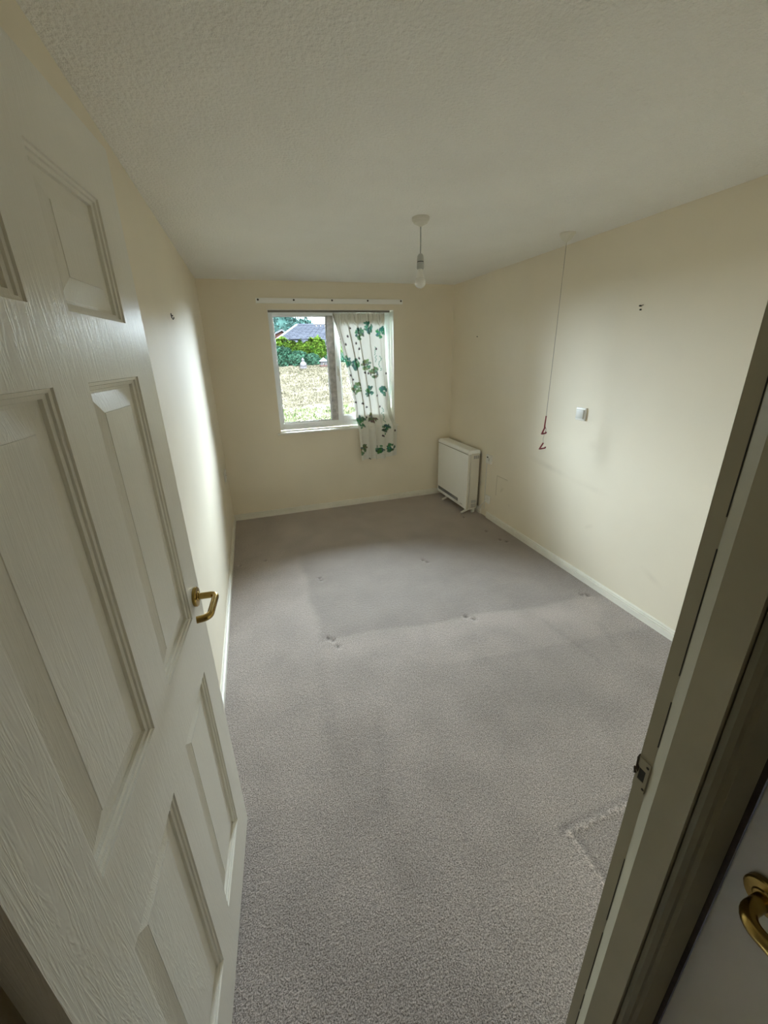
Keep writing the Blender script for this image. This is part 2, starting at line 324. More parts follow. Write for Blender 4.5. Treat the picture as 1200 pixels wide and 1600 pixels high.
# hall shell
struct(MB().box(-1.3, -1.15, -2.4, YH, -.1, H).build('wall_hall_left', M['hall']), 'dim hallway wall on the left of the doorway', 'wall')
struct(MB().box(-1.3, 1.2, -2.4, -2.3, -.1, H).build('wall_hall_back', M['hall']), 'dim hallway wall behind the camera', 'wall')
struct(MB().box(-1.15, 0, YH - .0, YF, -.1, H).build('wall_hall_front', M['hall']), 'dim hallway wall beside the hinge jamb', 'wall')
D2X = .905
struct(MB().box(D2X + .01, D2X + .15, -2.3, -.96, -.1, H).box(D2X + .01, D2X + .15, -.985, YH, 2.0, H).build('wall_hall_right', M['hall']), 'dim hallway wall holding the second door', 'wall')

# ---- doorway lining (trims)
def lining(name, label, side):
    t = MB()
    if side == 'r':     # rebate, sloped stop and deeper face, as one moulded section (x,y profile)
        prof = [(JX + .012, YF + .0), (JX + .012, -.127), (JX, -.1462), (JX, YH + .002), (JX + .035, YH + .002), (JX + .035, YF)]
        t.extrude(prof, lambda a, b_, z: (a, b_, z), 0, DT)
    elif side == 'l':
        prof = [(LX, YF - .0), (LX, YH + .002), (LX - .012, YH + .002), (LX - .012, YF)]
        t.extrude(prof, lambda a, b_, z: (a, b_, z), 0, DT)
    else:
        t.box(LX, JX + .035, YH + .002, YF, DT, DT + .03)
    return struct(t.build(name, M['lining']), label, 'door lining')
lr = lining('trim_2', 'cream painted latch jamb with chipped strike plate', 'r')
lj = lining('trim_3', 'hinge jamb on the left coloured dark for shade', 'l'); lj.data.materials[0] = M['jamb_shade']; lining('trim_4', 'cream painted head of the door lining', 't')
# shadow crack where the stop meets the lining (real open joint, broken in places)
ck = MB(); z = .05
while z < 1.95:
    L = random.uniform(.05, .22)
    if not (.93 < z < 1.03 or .93 < z + L < 1.03): ck.box(JX + .0112, JX + .0135, -.1268, -.1258, z, z + L)
    z += L + random.uniform(.004, .05)
ck.build('open_joint', M['dark'], lr)
# strike plate with a keep hole, painted over
sp = MB(); sx0, sx1 = JX + .0100, JX + .0122
sp.box(sx0, sx1, -.1260, -.1215, .948, 1.008).box(sx0, sx1, -.1115, -.1072, .948, 1.008).box(sx0, sx1, -.1215, -.1115, .989, 1.008).box(sx0, sx1, -.1215, -.1115, .948, .966)
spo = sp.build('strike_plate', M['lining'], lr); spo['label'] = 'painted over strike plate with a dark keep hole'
MB().box(JX + .0108, JX + .0124, -.1222, -.1108, .965, .990).build('keep_hole', M['dark'], spo)
for zz, yy in ((1.0, -.1225), (.955, -.1235)): MB().lathe([(.0001, -.0006), (.0022, -.0005), (.0022, .001)], (sx0, yy, zz), 'X', 10).build('screw', M['dark'], spo)
chip = MB()
pts = [(-.1105, .978), (-.1068, .983), (-.1055, 1.004), (-.1072, 1.012), (-.1085, .992), (-.1115, .987)]
pts2 = [(-.1095, .974), (-.1060, .970), (-.1040, .982), (-.1062, .978)]
for P_ in (pts, pts2):
    n_ = len(P_); chip.add([(JX + .0085, a, c) for a, c in P_] + [(JX + .0115, a, c) for a, c in P_], [tuple(range(n_)), tuple(range(n_, 2 * n_))[::-1]] + [(i, (i + 1) % n_, n_ + (i + 1) % n_, n_ + i) for i in range(n_)])
c_ = chip.build('splintered_chip', M['splinter_and_shade'], lr); c_['label'] = 'dark splintered wood beside the strike plate'
# architrave on the hall face, tucked into the corner
def arch_prof(x0, x1):
    return [(x0, 0), (x0, -.007), (x0 + .006, -.012), (x0 + .016, -.012), (x0 + .022, -.016), (x1, -.018), (x1, 0)]
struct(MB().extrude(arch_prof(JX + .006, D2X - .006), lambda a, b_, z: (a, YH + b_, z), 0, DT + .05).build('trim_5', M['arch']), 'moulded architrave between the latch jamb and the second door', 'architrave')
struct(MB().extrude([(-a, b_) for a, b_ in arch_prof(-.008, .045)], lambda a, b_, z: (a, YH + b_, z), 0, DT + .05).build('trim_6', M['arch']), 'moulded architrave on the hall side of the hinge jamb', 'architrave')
# room-side architraves
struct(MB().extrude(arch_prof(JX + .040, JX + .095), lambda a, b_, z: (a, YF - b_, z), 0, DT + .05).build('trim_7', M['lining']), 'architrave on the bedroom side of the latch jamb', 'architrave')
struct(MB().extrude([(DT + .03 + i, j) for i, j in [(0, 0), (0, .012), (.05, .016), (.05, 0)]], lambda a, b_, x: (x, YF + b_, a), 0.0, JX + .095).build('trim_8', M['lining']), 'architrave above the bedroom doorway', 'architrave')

# ---- skirting boards (torus profile)
SK = [(0, 0), (.015, 0), (.015, .034), (.0085, .0355), (.0085, .0395), (.0145, .0415), (.0145, .047), (.0075, .049), (.0075, .053), (.011, .058), (.006, .064), (0, .064)]
struct(MB().extrude(SK, lambda a, b_, t: (t, D - a, b_), 0.0, W).build('baseboard_back', M['skirt']), 'white moulded skirting below the window', 'skirting board')
struct(MB().extrude(SK, lambda a, b_, t: (a, t, b_), YF, D).build('baseboard_left', M['skirt']), 'white moulded skirting along the left wall', 'skirting board')
bbR = MB().extrude(SK, lambda a, b_, t: (W - a, t, b_), YF, 2.79).build('baseboard_right', M['skirt']); struct(bbR, 'white moulded skirting along the right wall', 'skirting board')
bb2 = MB().extrude(SK, lambda a, b_, t: (W - a, t, b_), 2.90, D).build('baseboard_right', M['skirt']); struct(bb2, 'white skirting behind the heater', 'skirting board')
struct(MB().extrude(SK, lambda a, b_, t: (t, YF + a, b_), JX + .095, W).build('baseboard_front', M['skirt']), 'white skirting beside the doorway inside the bedroom', 'skirting board')

# ================================================================ window
FY0, FY1 = D + .118, D + .185            # frame depth
win = empty('window_1', (0, 0, 0), 'white plastic window with fixed left light and hinged right light', 'window', kind='structure')
fx0, fx1, fz0, fz1 = WX0, WX1 + .02, .880, 2.0 + .015
GXL, GXR, GZ0, GZ1 = .615, 1.131, .948, 1.972   # left glass
mx0, mx1 = 1.131, 1.208
def ring(x0, x1, z0, z1, w_, ya, yb, w2=None):
    w2 = w2 or w_
    return MB().bbox(x0, x0 + w_, ya, yb, z0, z1, .003).bbox(x1 - w_, x1, ya, yb, z0, z1, .003).bbox(x0 + w_, x1 - w_, ya, yb, z0, z0 + w2, .003).bbox(x0 + w_, x1 - w_, ya, yb, z1 - w_, z1, .003)
fr_ = MB().bbox(fx0, GXL, FY0, FY1, fz0, fz1, .003).bbox(fx1 - .045, fx1, FY0, FY1, fz0, fz1, .003)
fr_.bbox(GXL, fx1 - .045, FY0, FY1, fz0, GZ0, .003).bbox(GXL, fx1 - .045, FY0, FY1, GZ1, fz1, .003)
fr_.build('window_frame', M['upvc'], win)
mu = MB().bbox(mx0, mx1 + .006, FY0 - .004, FY1, GZ0, GZ1, .003)
mo = mu.build('mullion', M['grime'], win); mo['label'] = 'mouldy grey centre mullion'
# glazing bead and gasket, left
bd = ring(GXL, GXR, GZ0, GZ1, .010, FY0 + .012, FY0 + .03); bd.build('glazing_bead', M['upvc'], win)
ring(GXL + .009, GXR - .009, GZ0 + .009, GZ1 - .009, .003, FY0 + .020, FY0 + .026).build('gasket', M['gasket'], win)
MB().box(GXL + .005, GXR - .005, FY0 + .030, FY0 + .036, GZ0 + .005, GZ1 - .005).build('pane', M['glass'], win)
# right opening sash
sx0, sx1, sz0, sz1 = mx1 - .012, fx1 - .035, GZ0 - .012, GZ1 + .004
sash = ring(sx0, sx1, sz0, sz1, .052, FY0 - .012, FY0 + .04).build('sash', M['upvc'], win)
ring(sx0 + .05, sx1 - .05, sz0 + .05, sz1 - .05, .010, FY0 - .002, FY0 + .02).build('glazing_bead', M['upvc'], sash)
ring(sx0 + .059, sx1 - .059, sz0 + .059, sz1 - .059, .003, FY0 + .004, FY0 + .012).build('gasket', M['gasket'], sash)
MB().box(sx0 + .05, sx1 - .05, FY0 + .02, FY0 + .026, sz0 + .05, sz1 - .05).build('pane', M['glass'], sash)
hd = MB().bbox(sx0 + .010, sx0 + .034, FY0 - .024, FY0 - .011, 1.40, 1.50, .003).tube([(sx0 + .022, FY0 - .024, 1.475), (sx0 + .022, FY0 - .044, 1.475), (sx0 + .025, FY0 - .05, 1.455), (sx0 + .03, FY0 - .05, 1.35)], [.008, .009, .009, .007], 10)
hd.build('window_handle', M['plastic'], sash)
# sill board
sl = MB().bbox(WX0 - .030, WX1 + .035, D - .028, D, WZ0 - .016, WZ0 + .006, .004, 3).box(WX0, WX1, D, FY0 + .002, WZ0 - .002, WZ0 + .006)
struct(sl.build('trim_9', M['gloss']), 'white painted window sill board', 'window sill')
# batten with screws
bt = empty('curtain_batten', (0, D, 2.086), 'white wooden curtain batten screwed to wall above the window', 'batten')
MB().bbox(.478, 1.889, -.019, 0, -.0215, .0215, .002).build('board', M['batten'], bt)
for x in (.497, .816, 1.174, 1.526, 1.870):
    MB().lathe([(.0075, 0), (.0085, -.001), (.006, -.003), (.0001, -.0035)], (x, -.0188, .006), 'Y', 14).build('screw', M['nail'], bt)
# curtain track on the soffit front
ct = MB().bbox(WX0 + .006, 1.765, D + .028, D + .046, 1.994, 2.0108, .002)
tr_ = tag(ct.build('curtain_track', M['track']), 'thin dark curtain track under the top of the window opening', 'curtain track')

# ================================================================ curtain
nu, nv = 420, 440
Lz = np.array([.505, .70, .90, 1.125, 1.36, 1.595, 1.75, 1.90, 1.985]); Lx = np.array([1.392, 1.380, 1.368, 1.352, 1.315, 1.270, 1.235, 1.195, 1.172])
Rz = np.array([.505, .70, .855, .90, .95, 1.235, 1.60, 1.985]); Rx = np.array([1.800, 1.803, 1.812, 1.800, 1.783, 1.742, 1.715, 1.703])
u = np.linspace(0, 1, nu); vz = np.linspace(1.988, .505, nv); U, Z = np.meshgrid(u, vz)
xl = np.interp(Z, Lz, Lx); xr = np.interp(Z, Rz, Rx)
t = sm(.84, .99, Z)                                    # 0 below the sill, 1 inside the reveal
zbot = .515 + .010 * np.sin(U * 9) + .012 * U
Zb = np.where(Z < .7, .7 - (.7 - Z) * (.7 - zbot) / (.7 - .505), Z)
top = sm(1.86, 1.93, Z)
amp = .010 + .010 * sm(1.9, 1.2, Z) 
PH = 2 * np.pi * (4.7 * U + .33 * np.sin(3 * U) + .15 + .10 * sm(1.9, .6, Z)); fold = np.cos(PH) + .35 * np.sin(2 * np.pi * (2.1 * U + .3))
plt_ = np.sin(2 * np.pi * 15 * U + 1.5 * np.sin(U * 31)) + .5 * np.sin(2 * np.pi * 31 * U)
crease1 = sm(.585, .607, U) - 0; crease2 = sm(.285, .31, U) * (1 - sm(.9, 1.2, Z))
Y = D + .062 * t - .060 * (1 - t) + amp * fold * (1 - top) + top * (.017 * plt_) 
X = xl + (xr - xl) * U + .014 * t + top * .0085 * np.cos(2 * np.pi * 15 * U + 1.5 * np.sin(U * 31)) * sm(0, .05, U) * sm(1, .95, U) + (xr - xl) * .052 * np.sin(PH) * (1 - top) * sm(0, .08, U) * sm(1, .92, U)
Y = np.where(Z < .86, np.minimum(Y, D - .034), Y)
me = bpy.data.meshes.new('curtain'); V = np.stack([X, Y, Zb], -1).reshape(-1, 3)
idx = np.arange(nu * nv).reshape(nv, nu); Fq = np.stack([idx[:-1, :-1], idx[1:, :-1], idx[1:, 1:], idx[:-1, 1:]], -1).reshape(-1, 4)
me.from_pydata(V.tolist(), [], Fq.tolist()); me.polygons.foreach_set('use_smooth', np.ones(len(Fq), bool))
colr = np.empty((nv, nu, 3)); colr[:] = (.76, .75, .68)
PX = X - .014 * t
greens = [((.05, .20, .12), .9), ((.07, .24, .13), .9), ((.10, .20, .09), .8)]
clusters = [(1.666, 1.815, 1), (1.446, 1.800, 0), (1.392, 1.506, 0), (1.287, 1.534, 1), (1.652, 1.51, 3), (1.587, 1.424, 2), (1.385, 1.268, 2), (1.532, 1.234, 0), (1.687, 1.226, 1),
            (1.407, .924, 0), (1.667, .975, 3), (1.678, .834, 0), (1.551, .950, 4), (1.405, .640, 2), (1.600, .612, 0), (1.735, .620, 0), (1.527, 1.855, 1), (1.50, 1.50, 2), (1.60, 1.60, 3)]
R_ = random.Random(11)
def leaf(cx, cz, a, b_, ang, col, k=1.0):
    global colr
    dx = PX - cx; dz = Zb - cz; c, s = math.cos(ang), math.sin(ang)
    q = ((dx * c + dz * s) / a) ** 2 + ((-dx * s + dz * c) / b_) ** 2
    m_ = (1 - sm(.6, 1.2, q)) * k; vein = 1 - .35 * np.exp(-((-dx * s + dz * c) / (.18 * b_)) ** 2)
    colr = colr * (1 - m_[..., None]) + (np.array(col)[None, None] * vein[..., None]) * m_[..., None]
for cx, cz, kd in clusters:
    if kd == 3:     # slender upright spray
        for i in range(9): leaf(cx + R_.uniform(-.014, .014), cz + (i - 4) * .017, .011, .005, R_.uniform(.3, 1.2) * R_.choice((-1, 1)), (.12, .33, .22), .8)
        continue
    n_ = 22 if kd != 4 else 16; rad = .046
    base = [(.09, .22, .13), (.08, .26, .17), (.16, .23, .12), None, (.19, .20, .13)][kd]
    for i in range(n_):
        an = R_.uniform(0, 6.28); rr = rad * math.sqrt(R_.random())
        col = tuple(max(.01, c * R_.uniform(.6, 1.35)) for c in base)
        leaf(cx + rr * math.cos(an), cz + rr * math.sin(an) * 1.15, R_.uniform(.014, .024), R_.uniform(.009, .014), R_.uniform(0, 3.14), col, .9)
dots = [(1.344, 1.853), (1.316, 1.778), (1.293, 1.702), (1.432, 1.657), (1.428, 1.566), (1.614, 1.653), (1.352, 1.358), (1.327, 1.403), (1.524, 1.414), (1.719, 1.406), (1.443, 1.109), (1.491, 1.066),
        (1.368, 1.126), (1.608, 1.185), (1.637, 1.063), (1.479, .959), (1.782, .811), (1.64, .766), (1.229, 1.75), (1.402, 1.711), (1.478, .524), (1.483, 1.422)]
for cx, cz in dots:
    leaf(cx, cz, .013, .010, R_.uniform(0, 3), (.075, .05, .055), .95); leaf(cx - .002, cz + .013, .005, .003, 1.2, (.05, .16, .08), .8)
# hem line and header tape
colr *= (1 - .10 * np.exp(-((Zb - .560) / .0025) ** 2))[..., None]
ca = me.color_attributes.new('print', 'FLOAT_COLOR', 'POINT'); ca.data.foreach_set('color', np.concatenate([colr, np.ones((nv, nu, 1))], -1).ravel().astype(np.float32))
me.materials.append(M['curtain']); cu = bpy.data.objects.new('curtain', me); COL.objects.link(cu)
tag(cu, 'cream curtain with green leaf print hanging over the right half of window', 'curtain')
for i in range(8):
    x = 1.20 + i * .067; MB().box(x - .003, x + .003, D + .036, D + .052, 1.972, 1.990).build('glider', M['plastic'], cu)

# ================================================================ six-panel door (opened against the left wall)
TH = 1.4885; DWd, DHt, DTk = .762, 1.981, .035; DZ0 = .010
door = empty('door_1', (.0586, -.0968, 0), 'white six panel bedroom door standing open on the left', 'door', TH, kind='structure')
s_, hm = .107, .050
cols = [(s_, DWd / 2 - hm), (DWd / 2 + hm, DWd - s_)]
ztop = DHt + DZ0
rows = [(ztop - .3199, ztop - .115), (ztop - 1.0233, ztop - .4206), (ztop - 1.809, ztop - 1.1959)]
def cut_slab(mb, x0, x1, z0, z1, ya, yb, cols, rows):
    # stiles full height, mullion and rails around the openings
    xs = [x0] + [v for c in cols for v in c] + [x1]
    for i in range(0, len(xs), 2): mb.box(xs[i], xs[i + 1], ya, yb, z0, z1)
    rz = sorted(rows); zs = [z0] + [v for r in rz for v in r] + [z1]
    for c in cols:
        for i in range(0, len(zs), 2): mb.box(c[0], c[1], ya, yb, zs[i], zs[i + 1])
slab = MB(); cut_slab(slab, 0, DWd, DZ0, ztop, 0, DTk, cols, rows)
slab_o = slab.build('door_slab', M['door'], door, fix=False)
# local frame: x along door, hall face at local y=0, the slab extends to +y; after rotation +y points to the left wall
def panel_mesh(x0, x1, z0, z1, face):
    loops = [(0, 0), (.001, .0035), (.006, .0045), (.007, .0080), (.013, .0095), (.014, .0150), (.019, .0150), (.052, .0085), (.0525, .0075)]
    v = []; f = []
    for d, h in loops:
        y = h if face == 0 else DTk - h
        v += [(x0 + d, y, z0 + d), (x1 - d, y, z0 + d), (x1 - d, y, z1 - d), (x0 + d, y, z1 - d)]
    for i in range(len(loops) - 1):
        for k in range(4): f.append((4 * i + k, 4 * i + (k + 1) % 4, 4 * i + 4 + (k + 1) % 4, 4 * i + 4 + k))
    n_ = 4 * (len(loops) - 1); f.append((n_, n_ + 1, n_ + 2, n_ + 3))
    return MB().add(v, f)
for face in (0, 1):
    for (x0, x1) in cols:
        for (z0, z1) in rows:
            panel_mesh(x0, x1, z0, z1, face).build('panel', M['door'], door)
for zc in (.25, 1.75):
    MB().tube([(0, DTk + .004, zc - .04), (0, DTk + .004, zc + .04)], .006, 12).box(-.002, .0, .004, DTk + .002, zc - .04, zc + .04).build('hinge', M['brass_worn'], door)
# lever handles: rose + bent lever (pull back towards hinge side)
def handle_parts(parent, hx, hz, out, y0, toward, name='door_handle', mt=None, L=.105):
    # out = +1/-1 local y direction away from the face at y0
    mt = mt or M['brass']
    ho = MB().lathe([(.0255, 0), (.0265, out * .002), (.0265, out * .0075), (.0245, out * .0095), (.014, out * .0105), (.0125, out * .0125), (.0105, out * .013)], (hx, y0, hz), 'Y', 36)
    o = ho.build(name, mt, parent)
    pts = [(hx, y0 + out * .010, hz), (hx, y0 + out * .030, hz)]; R0 = .016; yo = y0 + out * .056
    for k in range(7):
        a = k / 6 * math.pi / 2; pts.append((hx + toward * R0 * (1 - math.cos(a)), yo - out * R0 * (1 - math.sin(a)), hz))
    pts.append((hx + toward * (L - R0 * 1.2), yo, hz))
    for k in range(1, 7):
        a = k / 6 * math.radians(80); pts.append((hx + toward * (L - R0 * 1.2 + R0 * 1.2 * math.sin(a)), yo - out * R0 * 1.2 * (1 - math.cos(a)), hz))
    e_ = pts[-1]; pts.append((e_[0] + toward * .003, e_[1] - out * .014, hz))
    MB().tube(pts, .0088, 18).build('lever', mt, o)
    return o
handle_parts(door, DWd - .055, 1.0, -1, 0, -1)
MB().box(DWd - .0005, DWd + .001, .006, DTk - .006, .93, 1.07).build('latch_plate', M['brass_worn'], door)

# second door in the hall side wall
d2 = empty('door_2', (D2X, YH - .020, 0), 'closed plain white door in dark hallway with brass lever', 'door', kind='structure')
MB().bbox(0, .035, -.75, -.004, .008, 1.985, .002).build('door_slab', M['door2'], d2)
def handle2(parent, hy, hz, L=.11):
    mt = M['brass']
    o = MB().lathe([(.0245, 0), (.0255, -.002), (.0255, -.0085), (.0235, -.0105), (.014, -.0115), (.0125, -.0135), (.0105, -.014)], (0, hy, hz), 'X', 40).build('door_handle', mt, parent)
    pts = [(-.010, hy, hz), (-.034, hy, hz)]; R0 = .020; xo = -.056
    for k in range(8):
        a = k / 7 * math.pi / 2; pts.append((xo + R0 * (1 - math.sin(a)), hy - R0 * (1 - math.cos(a)), hz))
    pts.append((xo, hy - L + .02, hz))
    for k in range(1, 6):
        a = k / 5 * math.radians(80); pts.append((xo + .02 * (1 - math.cos(a)), hy - L + .02 - .02 * math.sin(a), hz))
    MB().tube(pts, .0095, 20).build('lever', mt, o)
handle2(d2, -.048, .905)
struct(MB().box(D2X + .001, D2X + .03, YH - .0225, YH - .0, 0, 2.0).box(D2X + .001, D2X + .03, -.985, -.962, 0, 2.0).box(D2X + .001, D2X + .03, -.985, YH, 1.99, 2.01).build('trim_10', M['splinter_and_shade']), 'frame of the hallway side door with gap shadow painted in', 'door frame')  # frame coloured near black to stand for the shadowed gap

# added fill light behind the camera, on a made-up ceiling base
hl = empty('added_hall_fill', (-.2, -1.5, H), 'added dim fill light in the hallway behind the camera', 'lamp')
MB().lathe([(.06, 0), (.06, -.012), (.02, -.02)], (0, 0, 0), 'Z', 32).build('base', M['plastic'], hl)
lp = bpy.data.lights.new('hall_fill_light', 'POINT'); lp.energy = HALL_FILL_W; lp.color = (1, .86, .66); lp.shadow_soft_size = .08
lpo = bpy.data.objects.new('hall_fill_light', lp); COL.objects.link(lpo); lpo.parent = hl; lpo.location = (0, 0, -.16)

# ================================================================ storage heater
ht = empty('storage_heater', (0, 0, 0), 'white storage heater on feet in the corner by right wall', 'heater')
HX0, HX1, HY0, HY1, HZ0, HZ1 = 2.305, 2.435, 2.925, 3.600, .055, .675
# body profile in x,z: rounded top front edge
def hprof(x0, x1, z0, z1, r=.030, n=8):
    p = [(x1, z0), (x0 + .006, z0), (x0, z0 + .006)]
    p += [(x0 + r - r * math.cos(k / n * math.pi / 2), z1 - r + r * math.sin(k / n * math.pi / 2)) for k in range(n + 1)]
    p += [(x1 - .014 + .014 * math.sin(k / 4 * math.pi / 2), z1 - .014 + .014 * math.cos(k / 4 * math.pi / 2)) for k in range(5)]
    return p
MB().extrude(hprof(HX0 + .002, HX1, HZ0, HZ1 - .0), lambda a, b_, t: (a, t, b_), HY0 + .012, HY1 - .012).build('body', M['heater'], ht)
pf = MB().bbox(HX0 - .003, HX0 + .012, HY0 + .006, HY1 - .006, HZ0 + .0, HZ1 - .040, .006, 3).build('front_panel', M['heater'], ht)
cap_ = hprof(HX0 - .002, HX1 + .001, HZ1 - .036, HZ1 + .003, .030)
cap_ = [(a, max(b_, HZ1 - .036)) for a, b_ in cap_]
MB().extrude(cap_, lambda a, b_, t: (a, t, b_), HY0 + .004, HY1 - .004).build('top_cover', M['heater'], ht)
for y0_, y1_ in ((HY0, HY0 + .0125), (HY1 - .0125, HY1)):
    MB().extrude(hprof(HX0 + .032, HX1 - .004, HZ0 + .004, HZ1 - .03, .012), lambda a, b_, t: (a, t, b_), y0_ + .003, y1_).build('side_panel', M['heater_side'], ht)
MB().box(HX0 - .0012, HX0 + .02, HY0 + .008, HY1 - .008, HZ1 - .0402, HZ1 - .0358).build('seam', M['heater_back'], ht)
# rounded side edge strip at the front
MB().tube([(HX0 + .014, HY0 + .016, HZ0), (HX0 + .014, HY0 + .016, HZ1 - .036)], .016, 20).build('corner_trim', M['heater_side'], ht)
for k in range(3):
    g = MB()
    for j in range(3): g.box(HX0 + .062 + k * .021, HX0 + .078 + k * .021, HY0 + .0015, HY0 + .004, .592 + j * .011, .600 + j * .011)
    g.build('side_vent', M['vent'], ht)
lb = MB().box(HX0 + .056, HX0 + .112, HY0 + .0015, HY0 + .004, .118, .150).build('rating_label', M['label'], ht)
lv = MB()
for j in range(3): lv.box(HX0 + .056, HX0 + .112, HY0 + .0015, HY0 + .004, .072 + j * .014, .079 + j * .014)
lv.build('side_vent', M['vent'], ht)
# front outlet grille
gr = MB().box(HX0 - .0035, HX0 - .0025, 3.10, 3.565, .093, .127).build('outlet_grille', M['dark'], ht)
lo_ = MB()
for k in range(52): lo_.box(HX0 - .0065, HX0 - .003, 3.104 + k * .0089, 3.1085 + k * .0089, .094, .126)
lo_.box(HX0 - .007, HX0 - .003, 3.10, 3.565, .108, .111)
lo_.build('louvre', M['vent'], gr)
MB().box(HX0 - .0035, HX0 - .0028, 3.0, 3.05, .085, .092).build('badge', M['label'], ht)
MB().box(HX1 + .001, HX1 + .012, HY0 + .025, HY1 - .03, .045, .655).build('back_plate', M['heater_back'], ht)
for y in (3.395, 2.965):
    ft = MB().bbox(HX0 + .01, HX1 - .01, y - .014, y + .014, .036, .058, .003)
    ft.tube([(HX0 + .045, y, .044), (HX0 + .010, y, .030), (HX0 - .026, y, .015), (HX0 - .036, y, .0125)], [.013, .013, .012, .0115], 12)
    ft.bbox(HX1 - .045, HX1 - .012, y - .012, y + .012, 0.0, .05, .003)
    ft.build('foot', M['plastic'], ht)
# ---- sockets, switch, cable
def wall_plate(name, x, y, z, w_, h_, t_, lab, cat, inner=True):
    o = empty(name, (x, y, z), lab, cat)
    MB().bbox(-t_, 0, -w_ / 2, w_ / 2, -h_ / 2, h_ / 2, .003, 3).build('plate', M['plastic'], o)
    return o
o = wall_plate('fused_spur', W, 2.803, .610, .086, .086, .022, 'white fused connection unit above the heater side on right wall', 'socket')
MB().box(-.0235, -.021, .002, .022, .012, .024).build('fuse_holder', M['dark'], o)
MB().bbox(-.026, -.020, -.024, -.006, -.016, .016, .001).build('rocker', M['switch'], o)
o = wall_plate('cable_outlet', W, 2.790, .198, .075, .080, .012, 'small white cable outlet plate low on the right wall by the heater', 'socket')
MB().tube([(-.010, 0.01, -.012), (-.024, .012, -.026)], .006, 10).build('grommet', M['plastic'], o)
cb = [(W - .022, 2.800, .172)]
for k in range(1, 15):
    a = k / 14; cb.append((W - .022 - .02 * math.sin(a * math.pi), 2.800 + .150 * a, .172 - .105 * math.sin(a * math.pi * .62) ** 1.2))
tag(MB().tube(cb, .0042, 10).build('cable', M['cable']), 'white cable curving from the low outlet plate to the heater', 'cable')
tag(MB().tube([(W - .006, 2.845, .60), (W - .006, 2.845, .30), (W - .006, 2.84, .075)], .0045, 8).build('conduit', M['cable']), 'thin white conduit dropping down the wall beside the heater', 'conduit')
o = empty('light_switch', (W, 1.757, 1.178), 'white square light switch on the right wall beside the red pull', 'switch')
MB().bbox(-.010, 0, -.043, .043, -.043, .043, .003, 3).build('plate', M['plastic'], o)
MB().bbox(-.017, -.009, -.030, .034, -.030, .030, .002, 3).build('rocker', M['switch'], o)
o = empty('wall_socket', (0, 3.36, .575), 'white double wall socket low on the far left wall', 'socket')
MB().bbox(0, .012, -.073, .073, -.043, .043, .003, 3).build('plate', M['plastic'], o)
for sy in (-.035, .035):
    MB().box(.0118, .0126, sy - .004, sy + .004, .006, .020).box(.0118, .0126, sy - .014, sy - .007, -.012, -.006).box(.0118, .0126, sy + .007, sy + .014, -.012, -.006).build('socket_outlet', M['dark'], o)

# ---- hooks and nails
def hook_x(name, x, y, z, sgn, lab, double=True):
    m_ = MB().tube([(x, y, z), (x + sgn * .010, y, z - .001)], .0028, 8)
    if double: m_.tube([(x + sgn * .002, y, z + .010), (x + sgn * .003, y, z - .010), (x + sgn * .008, y - .004, z - .018), (x + sgn * .013, y - .012, z - .014), (x + sgn * .014, y - .014, z - .008)], .0024, 8)
    return tag(m_.build(name, M['nail']), lab, 'hook')
hook_x('picture_hook', 0, 1.947, 1.810, 1, 'small dark picture hook high on the left wall')
a = MB().tube([(W, 1.452, 1.815), (W - .012, 1.450, 1.815)], .004, 8).tube([(W - .004, 1.445, 1.815), (W - .007, 1.432, 1.818)], .002, 8)
tag(a.build('picture_hook', M['nail']), 'small dark picture hook high on right wall, right of the pull cord', 'hook')
tag(MB().lathe([(.0045, 0), (.004, -.008), (.0001, -.010)], (W, 1.447, 1.795), 'X', 10).build('wall_plug', M['nail']), 'dark plug hole just below the right wall picture hook', 'plug')
tag(MB().lathe([(.005, 0), (.0045, -.008), (.0001, -.010)], (W, 3.159, 1.734), 'X', 10).build('nail', M['nail']), 'small dark nail in the right wall above the heater', 'nail')
# faint outlined repair and scuffs on the right wall
pm = MB().box(W - .0012, W, 2.50, 2.67, .475, .482).box(W - .0012, W, 2.663, 2.67, .28, .482)
struct(pm.build('trim_11', M['patch']), 'faint filled outline of a removed fitting on the right wall', 'wall repair')
# ================================================================ pendant and pull cord
pd = empty('pendant_light', (1.272, 1.775, H), 'white pendant cord with bare unlit bulb in the middle of ceiling', 'pendant light')
MB().lathe([(.045, 0), (.046, -.006), (.044, -.014), (.040, -.016), (.036, -.026), (.012, -.037), (.006, -.041), (.004, -.041)], (0, 0, 0), 'Z', 40).build('ceiling_rose', M['shade_plastic'], pd)
MB().tube([(0, 0, -.038), (.001, 0, -.10), (0, 0, -.165)], .0035, 12).build('flex', M['grey_plastic'], pd)
lh = MB().lathe([(.004, -.160), (.010, -.163), (.0155, -.172), (.0175, -.185), (.018, -.196), (.0165, -.198), (.0165, -.201), (.0185, -.202), (.0190, -.228), (.0165, -.231), (.0165, -.233)], (0, 0, 0), 'Z', 28).build('lamp_holder', M['grey_plastic'], pd)
MB().lathe([(.0169, -.1975), (.0172, -.1990), (.0172, -.2005), (.0169, -.2018)], (0, 0, 0), 'Z', 28).build('holder_ring', M['dark'], lh)
bb = MB().lathe([(.011, -.232), (.0125, -.238), (.0145, -.244), (.020, -.262), (.0225, -.272), (.0225, -.274)], (0, 0, 0), 'Z', 32).build('bulb_base', M['plastic'], pd)
prof = [(.0222, -.273)] + [(.0300 * math.cos(a), -.294 - .0300 * math.sin(a)) for a in [math.radians(d) for d in range(-42, 90, 8)]] + [(.0004, -.324)]
MB().lathe(prof, (0, 0, 0), 'Z', 32).build('bulb', M['bulb'], pd)
pc = empty('emergency_pull_cord', (2.259, 1.852, H), 'emergency pull cord with red triangle handles hanging by the right wall', 'pull cord')
